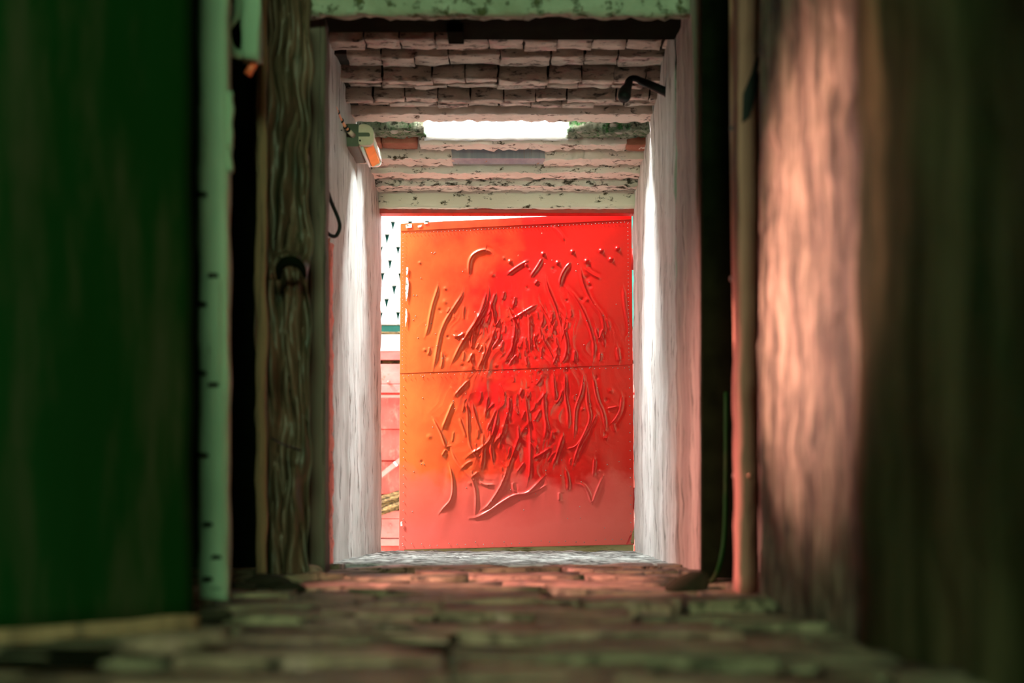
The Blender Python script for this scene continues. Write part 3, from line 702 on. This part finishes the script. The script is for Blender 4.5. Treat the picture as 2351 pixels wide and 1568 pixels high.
# lens below: faces down and to the camera
prism('lens', [(xm + 0.018, z0 + 0.032, ly0 - 0.004), (lx1 - 0.004, z0 + 0.032, ly0 + 0.016), (lx1 - 0.002, z0 + 0.032, ly0 + 0.004), (xm + 0.024, z0 + 0.032, ly0 - 0.012)], (0.0, z1 - z0 - 0.04, -0.002), 'orange_lens', lamp)
for dx, dy, r in ((xm + 0.012, ly0 - 0.008, 0.006), (lx1 + 0.001, ly0 + 0.014, 0.005)):
    tube('lens_rim', [(dx, z0 + 0.02, dy), (dx, z1 + 0.004, dy)], r, 'clear_edge', lamp, 8)
prism('far_cap', [(x, z1 - 0.005, y) for x, y in prof(xm + 0.01, lx1 + 0.003, ly0 - 0.010, ly1, 0.035)], (0, 0.02, 0), 'clear_edge', lamp)
tube('gland', [P(800, 300, z0 - 0.05), P(812, 312, z0 + 0.02)], [0.009, 0.011], 'grey_plastic', lamp, 10)

cable = thing('orange_cable', P(750, 200, 5.2), 'orange cable with black ties slanting down to the grey lamp', 'cable')
cp = smooth_path([P(683, 62, 4.75), P(690, 90, 4.8), P(722, 150, 5.0), P(750, 200, 5.2), P(766, 237, 5.35), P(784, 277, 5.48), P(801, 301, 5.53)], 6)
cb = tube('sheath', cp, 0.0062, 'copper', cable, 10)
for i in (22, 27, 30, 33, 35):
    q = cp[i]; t = (cp[min(i + 1, len(cp) - 1)] - cp[i - 1]).normalized()
    tube('tie', [q - t * 0.0035, q + t * 0.0035], 0.0095, 'black', cable, 10)
tube('tie_tail', [cp[30], cp[30] + Vector((-0.02, -0.01, -0.01)), cp[30] + Vector((-0.016, -0.01, -0.035)), cp[30] + Vector((0.004, -0.01, -0.04))], 0.0018, 'black', cable, 6, 5)

stub = thing('cable_stub', P(580, 150, 3.6), 'short glowing orange cable end hanging under the pale bracket at upper left', 'cable')
sp = [P(593, 130, 3.62), P(584, 142, 3.6), P(576, 158, 3.6), P(568, 172, 3.6)]
tube('sheath', sp, [0.0105, 0.0115, 0.0105, 0.011], 'copper_b', stub, 10)
tube('collar', [P(594, 126, 3.62), P(590, 134, 3.615)], 0.012, 'board', stub, 10)

# black looped cable by the left reveal
loop = [P(722, 330, 4.88), P(736, 372, 4.90), P(744, 410, 4.92), P(760, 462, 4.95), P(776, 500, 4.97), P(780, 522, 4.97), P(772, 541, 4.97), P(758, 540, 4.95), P(744, 526, 4.92), P(726, 515, 4.88)]
lc = tube('looped_cable', loop, 0.0065, 'black', None, 10, 6)
tag(lc, 'black rubber cable hanging in a loop on the left reveal wall', 'cable')

# black spotlight on a bent arm, right reveal
sl = thing('spotlight', P(1534, 212, 5.28), 'small black spotlight on a bent arm at the top of the right reveal wall', 'spotlight')
zs = 5.26
tube('arm', [P(1545, 217, zs), P(1520, 207, zs), P(1495, 196, zs), P(1468, 185, zs)], [0.017, 0.0165, 0.0155, 0.014], 'black', sl, 12)
tube('elbow', [P(1472, 187, zs), P(1462, 181, zs), P(1451, 180, zs), P(1444, 186, zs), P(1441, 196, zs)], [0.013, 0.012, 0.0115, 0.013, 0.014], 'black', sl, 12, 4)
tube('head', [P(1446, 186, zs), P(1441, 198, zs - 0.01), P(1435, 211, zs - 0.02), P(1433, 222, zs - 0.03), P(1432, 229, zs - 0.035)], [0.011, 0.0165, 0.023, 0.025, 0.019], 'black', sl, 14, 4)
tube('cap', [P(1550, 219, zs), P(1530, 211, zs)], 0.0195, 'black', sl, 12)

# ------------------------------------------------------------------ left side: boards, sheet, posts
fb = thing('trim_6', P(488, 1368, 3.05), 'pale green painted frame board standing beside the dark green leaf', 'frame board', 'structure')
zb = 3.05
rough_box('board', (PX(456, zb), zb, 0.0), (PX(519, zb), zb + 0.05, 2.3), (0.015, 0.03, 0.03), 0.004, 12, 'pale_green', fb, 17, amp2=0.002)
box('batten', (PX(479, zb), zb - 0.014, PH(880, zb)), (PX(508, zb), zb + 0.004, PH(640, zb)), 'pale_green', fb, 0.003)
box('batten', (PX(482, zb), zb - 0.010, PH(1350, zb)), (PX(514, zb), zb + 0.004, PH(890, zb)), 'pale_green', fb, 0.003)
for x, y in ((464, 448), (490, 634), (463, 700), (463, 858), (490, 884), (466, 1046), (478, 1205), (478, 1330), (498, 1280)):
    q = P(x, y, zb - 0.004)
    prism('gouge', [q + Vector((-0.012, 0, -0.004)), q + Vector((0.012, 0, -0.003)), q + Vector((0.010, 0, 0.005)), q + Vector((-0.008, 0, 0.006))], (0, -0.008, 0), 'dark_beam', fb)
for i, (y0, y1) in enumerate(((205, 330), (335, 390))):
    rough_box('splinter', (PX(516, zb), zb + 0.01, PH(y1, zb)), (PX(530 - 3 * i, zb), zb + 0.03, PH(y0, zb)), 0.012, 0.006, 30, 'pale_green', fb, 60 + i)
# pale torn bracket at the top
bk = thing('bracket', P(560, 130, 3.6), 'pale torn plaster bracket hanging above the orange cable end', 'bracket')
zt = 3.55
rough_box('plate', (PX(553, zt), zt, PH(132, zt)), (PX(594, zt), zt + 0.05, 2.25), (0.012, 0.02, 0.02), 0.006, 18, 'pale_green', bk, 23)
tube('torn_rim', [P(556, 128, zt), P(534, 118, zt - 0.01), P(524, 96, zt - 0.01), P(524, 66, zt - 0.01), P(536, 48, zt - 0.01), P(545, 26, zt - 0.01), P(544, -30, zt)], [0.012, 0.013, 0.011, 0.008, 0.009, 0.010, 0.010], 'pale_green', bk, 10, 5)
# brown board
zc = 3.98
tag(rough_box('brown_board', (PX(588, zc), zc, 0.0), (PX(610, zc), zc + 0.03, 2.3), (0.012, 0.03, 0.04), 0.006, 9, 'board', None, 29, amp2=0.002),
    'narrow brown weathered board left of the crumpled sheet', 'board')
# crumpled sheet
def crumple():
    nx, nz = 46, 190
    x0, x1 = 594, 712
    vs, fs = [], []
    for j in range(nz + 1):
        for i in range(nx + 1):
            u, v = i / nx, j / nz
            py = 1326 + (-40 - 1326) * v
            px = x0 + (x1 - x0) * u
            q = Vector((px * 0.03, py * 0.0022, 0.3))
            fold = abs(noise.noise(Vector((px * 0.036 + py * 0.002, py * 0.0021, 2)))) * -0.10 + abs(noise.noise(Vector((px * 0.075 - py * 0.004, py * 0.004, 7)))) * -0.05 + noise.noise(Vector((px * 0.02, py * 0.006, 4))) * 0.03
            d = math.hypot((px - 668) / 34, (py - 632) / 34)
            fold -= 0.06 * math.exp(-(d - 1) ** 2 * 12) * (1 if py < 640 else 0.2)
            z = 4.16 + fold + 0.03 * u
            p = P(px, py, 4.16); p.y = z
            p.x += 0.015 * noise.noise(Vector((py * 0.01, 5 + u * 3, 2)))
            p.z = max(p.z, 0.006)
            vs.append(p)
    for j in range(nz):
        for i in range(nx):
            a = j * (nx + 1) + i
            fs.append((a, a + 1, a + nx + 2, a + nx + 1))
    o = link('crumpled_sheet', mesh('crumpled_sheet', vs, fs, True), 'sheet')
    md = o.modifiers.new('thickness', 'SOLIDIFY'); md.thickness = 0.004
    return o
tag(crumple(), 'crumpled dark greenish sheet hanging beside the weathered post', 'sheet')
# curved dark strap in the sheet
tag(tube('strap', [P(640, 640, 3.98), P(642, 615, 3.95), P(655, 601, 3.93), P(675, 600, 3.93), P(692, 612, 3.95), P(700, 636, 3.98)], [0.006, 0.012, 0.014, 0.014, 0.011, 0.005], 'dark_beam', None, 8, 5),
    'dark curved strap caught on the crumpled sheet', 'strap')
tag(tube('wire', [P(622, 1005, 3.95), P(650, 1020, 3.93), P(690, 1034, 3.97)], 0.003, 'black', None, 6, 4), 'thin dark wire across the lower crumpled sheet', 'wire')
# post
zp = 4.56
po = tag(rough_box('weathered_post', (PX(706, zp), zp, 0.0), (PX(746, zp), zp + 0.10, PH(40, zp)), (0.012, 0.03, 0.04), 0.004, 10, 'post', None, 37, amp2=0.002),
    'tall weathered grey-brown post left of the white reveal wall', 'post')
box('post_bracket', (PX(662, zp), zp + 0.02, PH(122, zp)), (PX(692, zp), zp + 0.06, PH(35, zp)), 'post', None, 0.004)
tag(bpy.data.objects['post_bracket'], 'short weathered block beside the top of the post under the header', 'block')
# dark panel behind the sheet and post
tag(box('back_boarding', (PX(650, 4.66), 4.67, 0.0), (PX(748, 4.72), 4.72, PH(128, 4.7)), 'dark_beam', None, 0.004), 'dark green boarding behind the weathered post', 'panel')
# rubble at the foot
for i, (x, y, r) in enumerate(((700, 1312, 0.03), (716, 1322, 0.03), (545, 1354, 0.03), (628, 1346, 0.04), (655, 1358, 0.03), (470, 1420, 0.03))):
    z = 0.197 * F / (y + 6 - CY)
    bm = bmesh.new(); bmesh.ops.create_icosphere(bm, subdivisions=3, radius=r)
    c0 = P(x, y, z); c0.z = r * 0.35
    for v in bm.verts: v.co = Vector((v.co.x * 1.5, v.co.y, v.co.z * 0.6)) + vn(v.co, 16, i) * r * 0.5 + c0
    me = bpy.data.meshes.new('rubble_lump'); bm.to_mesh(me); bm.free()
    o = link('rubble_lump', me, 'stone' if i < 2 else 'earth')
    tag(o, ('plaster lump at the foot of the weathered post', 'broken plaster piece right of the lump at the post foot', 'dark clod between the pale green board and the crumpled sheet',
        'wide dark clod under the crumpled sheet', 'small clod in front of the crumpled sheet', 'clod at the foot of the pale green board')[i], 'rubble')

# dark green door leaf in the left foreground, swung towards the camera
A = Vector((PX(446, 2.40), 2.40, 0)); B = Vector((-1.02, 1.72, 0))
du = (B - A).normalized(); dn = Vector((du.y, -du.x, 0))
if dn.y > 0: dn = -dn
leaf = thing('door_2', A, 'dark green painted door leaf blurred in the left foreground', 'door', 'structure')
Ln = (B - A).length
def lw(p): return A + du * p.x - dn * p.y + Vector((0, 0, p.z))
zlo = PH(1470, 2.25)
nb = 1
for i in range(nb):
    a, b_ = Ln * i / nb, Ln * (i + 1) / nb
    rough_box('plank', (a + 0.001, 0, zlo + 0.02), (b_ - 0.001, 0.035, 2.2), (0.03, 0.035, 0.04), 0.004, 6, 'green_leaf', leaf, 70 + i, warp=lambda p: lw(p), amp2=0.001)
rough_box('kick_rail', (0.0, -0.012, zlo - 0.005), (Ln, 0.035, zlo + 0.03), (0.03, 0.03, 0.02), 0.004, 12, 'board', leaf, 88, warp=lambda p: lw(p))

# dark slab added as the shade under the leaf, with plaster pieces
rough_box('leaf_shade_slab', (-1.30, 1.35, -0.005), (PX(300, 1.95), 1.95, 0.012), (0.04, 0.04, 0.02), 0.006, 9, 'dark_beam', None, 95)
tag(bpy.data.objects['leaf_shade_slab'], 'dark slab added on the floor as the shade under the green leaf', 'timber')
for i, (x, y, r) in enumerate(((335, 1516, 0.028), (440, 1505, 0.032))):
    z = 0.197 * F / (y + 8 - CY)
    bm = bmesh.new(); bmesh.ops.create_icosphere(bm, subdivisions=3, radius=r)
    c0 = P(x, y, z); c0.z = 0.014 + r * 0.3
    for v in bm.verts: v.co = Vector((v.co.x * 1.6, v.co.y, v.co.z * 0.45)) + vn(v.co, 18, i + 20) * r * 0.4 + c0
    me = bpy.data.meshes.new('plaster_fragment'); bm.to_mesh(me); bm.free()
    tag(link('plaster_fragment', me, 'stone'), ('pale plaster fragment on the dark shade slab at lower left', 'pale plaster fragment right of the dark shade slab at lower left')[i], 'rubble')

# ------------------------------------------------------------------ right side: recess post, pipe, near wall
zq = 3.35
rp = thing('frame_post', P(1720, 1365, 3.2), 'grey-brown frame post with a torn latch hole right of the copper pipe', 'post')
rough_box('post_body', (PX(1697, zq), zq, 0.0), (PX(1741, zq), zq + 0.09, 2.3), (0.012, 0.03, 0.04), 0.004, 9, 'post_r', rp, 41, amp2=0.002)
prism('latch_hole', [P(1704, 282, zq - 0.004), P(1722, 268, zq - 0.004), P(1742, 200, zq - 0.004), P(1748, 130, zq - 0.004), P(1738, 128, zq - 0.004), P(1724, 170, zq - 0.004), P(1706, 215, zq - 0.004)], (0, 0.01, 0), 'black', rp)
tube('latch_hook', [P(1742, 112, zq - 0.01), P(1749, 128, zq - 0.02), P(1748, 148, zq - 0.01), P(1740, 165, zq)], 0.006, 'post', rp, 8, 4)
for x, y in ((1720, 1092),):
    q = P(x, y, zq); tube('nail', [q + Vector((0, 0.01, 0)), q + Vector((0, -0.012, 0))], 0.005, 'pipe_pink', rp, 8)
zz_ = 3.5
pp = thing('copper_pipe', P(1692, 1345, zz_), 'thin copper pipe running up the dark recess on the right', 'pipe')
tube('pipe', [P(1693, 1352, zz_), P(1692, 1200, zz_), P(1690, 900, zz_), P(1686, 600, zz_), P(1682, 300, zz_), P(1680, -40, zz_)], 0.0062, 'pipe_pink', pp, 10, 4)
for y in (296, 640, 1092):
    tube('clip', [P(1689 if y > 900 else 1683, y - 5, zz_), P(1689 if y > 900 else 1683, y + 5, zz_)], 0.0085, 'silver', pp, 10)
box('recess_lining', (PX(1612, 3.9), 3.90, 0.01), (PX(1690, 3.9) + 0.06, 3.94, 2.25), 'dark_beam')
tag(bpy.data.objects['recess_lining'], 'dark boarded lining of the recess between pilaster and copper pipe', 'panel')
gc = tag(tube('green_cable', [P(1668, 900, 3.8), P(1667, 1100, 3.8), P(1664, 1220, 3.8), P(1654, 1290, 3.8), P(1636, 1332, 3.85), P(1606, 1342, 3.9), P(1580, 1346, 3.9)], 0.0065, 'green_leaf', None, 8, 5),
    'dark green cable curling down onto the floor by the pilaster', 'cable')
bm = bmesh.new(); bmesh.ops.create_icosphere(bm, subdivisions=3, radius=0.05)
c0 = P(1575, 1362, 3.5); c0.z = 0.012
for v in bm.verts:
    t = (v.co.x / 0.05 + 1) / 2
    v.co = Vector((v.co.x * 1.15, v.co.y, v.co.z * (0.25 + 0.75 * t))) + vn(v.co, 14, 9) * 0.012 + c0
me = bpy.data.meshes.new('debris_heap'); bm.to_mesh(me); bm.free()
for p in me.polygons: p.use_smooth = True
tag(link('debris_heap', me, 'earth'), 'dark debris heap on the floor in front of the right pilaster', 'debris')

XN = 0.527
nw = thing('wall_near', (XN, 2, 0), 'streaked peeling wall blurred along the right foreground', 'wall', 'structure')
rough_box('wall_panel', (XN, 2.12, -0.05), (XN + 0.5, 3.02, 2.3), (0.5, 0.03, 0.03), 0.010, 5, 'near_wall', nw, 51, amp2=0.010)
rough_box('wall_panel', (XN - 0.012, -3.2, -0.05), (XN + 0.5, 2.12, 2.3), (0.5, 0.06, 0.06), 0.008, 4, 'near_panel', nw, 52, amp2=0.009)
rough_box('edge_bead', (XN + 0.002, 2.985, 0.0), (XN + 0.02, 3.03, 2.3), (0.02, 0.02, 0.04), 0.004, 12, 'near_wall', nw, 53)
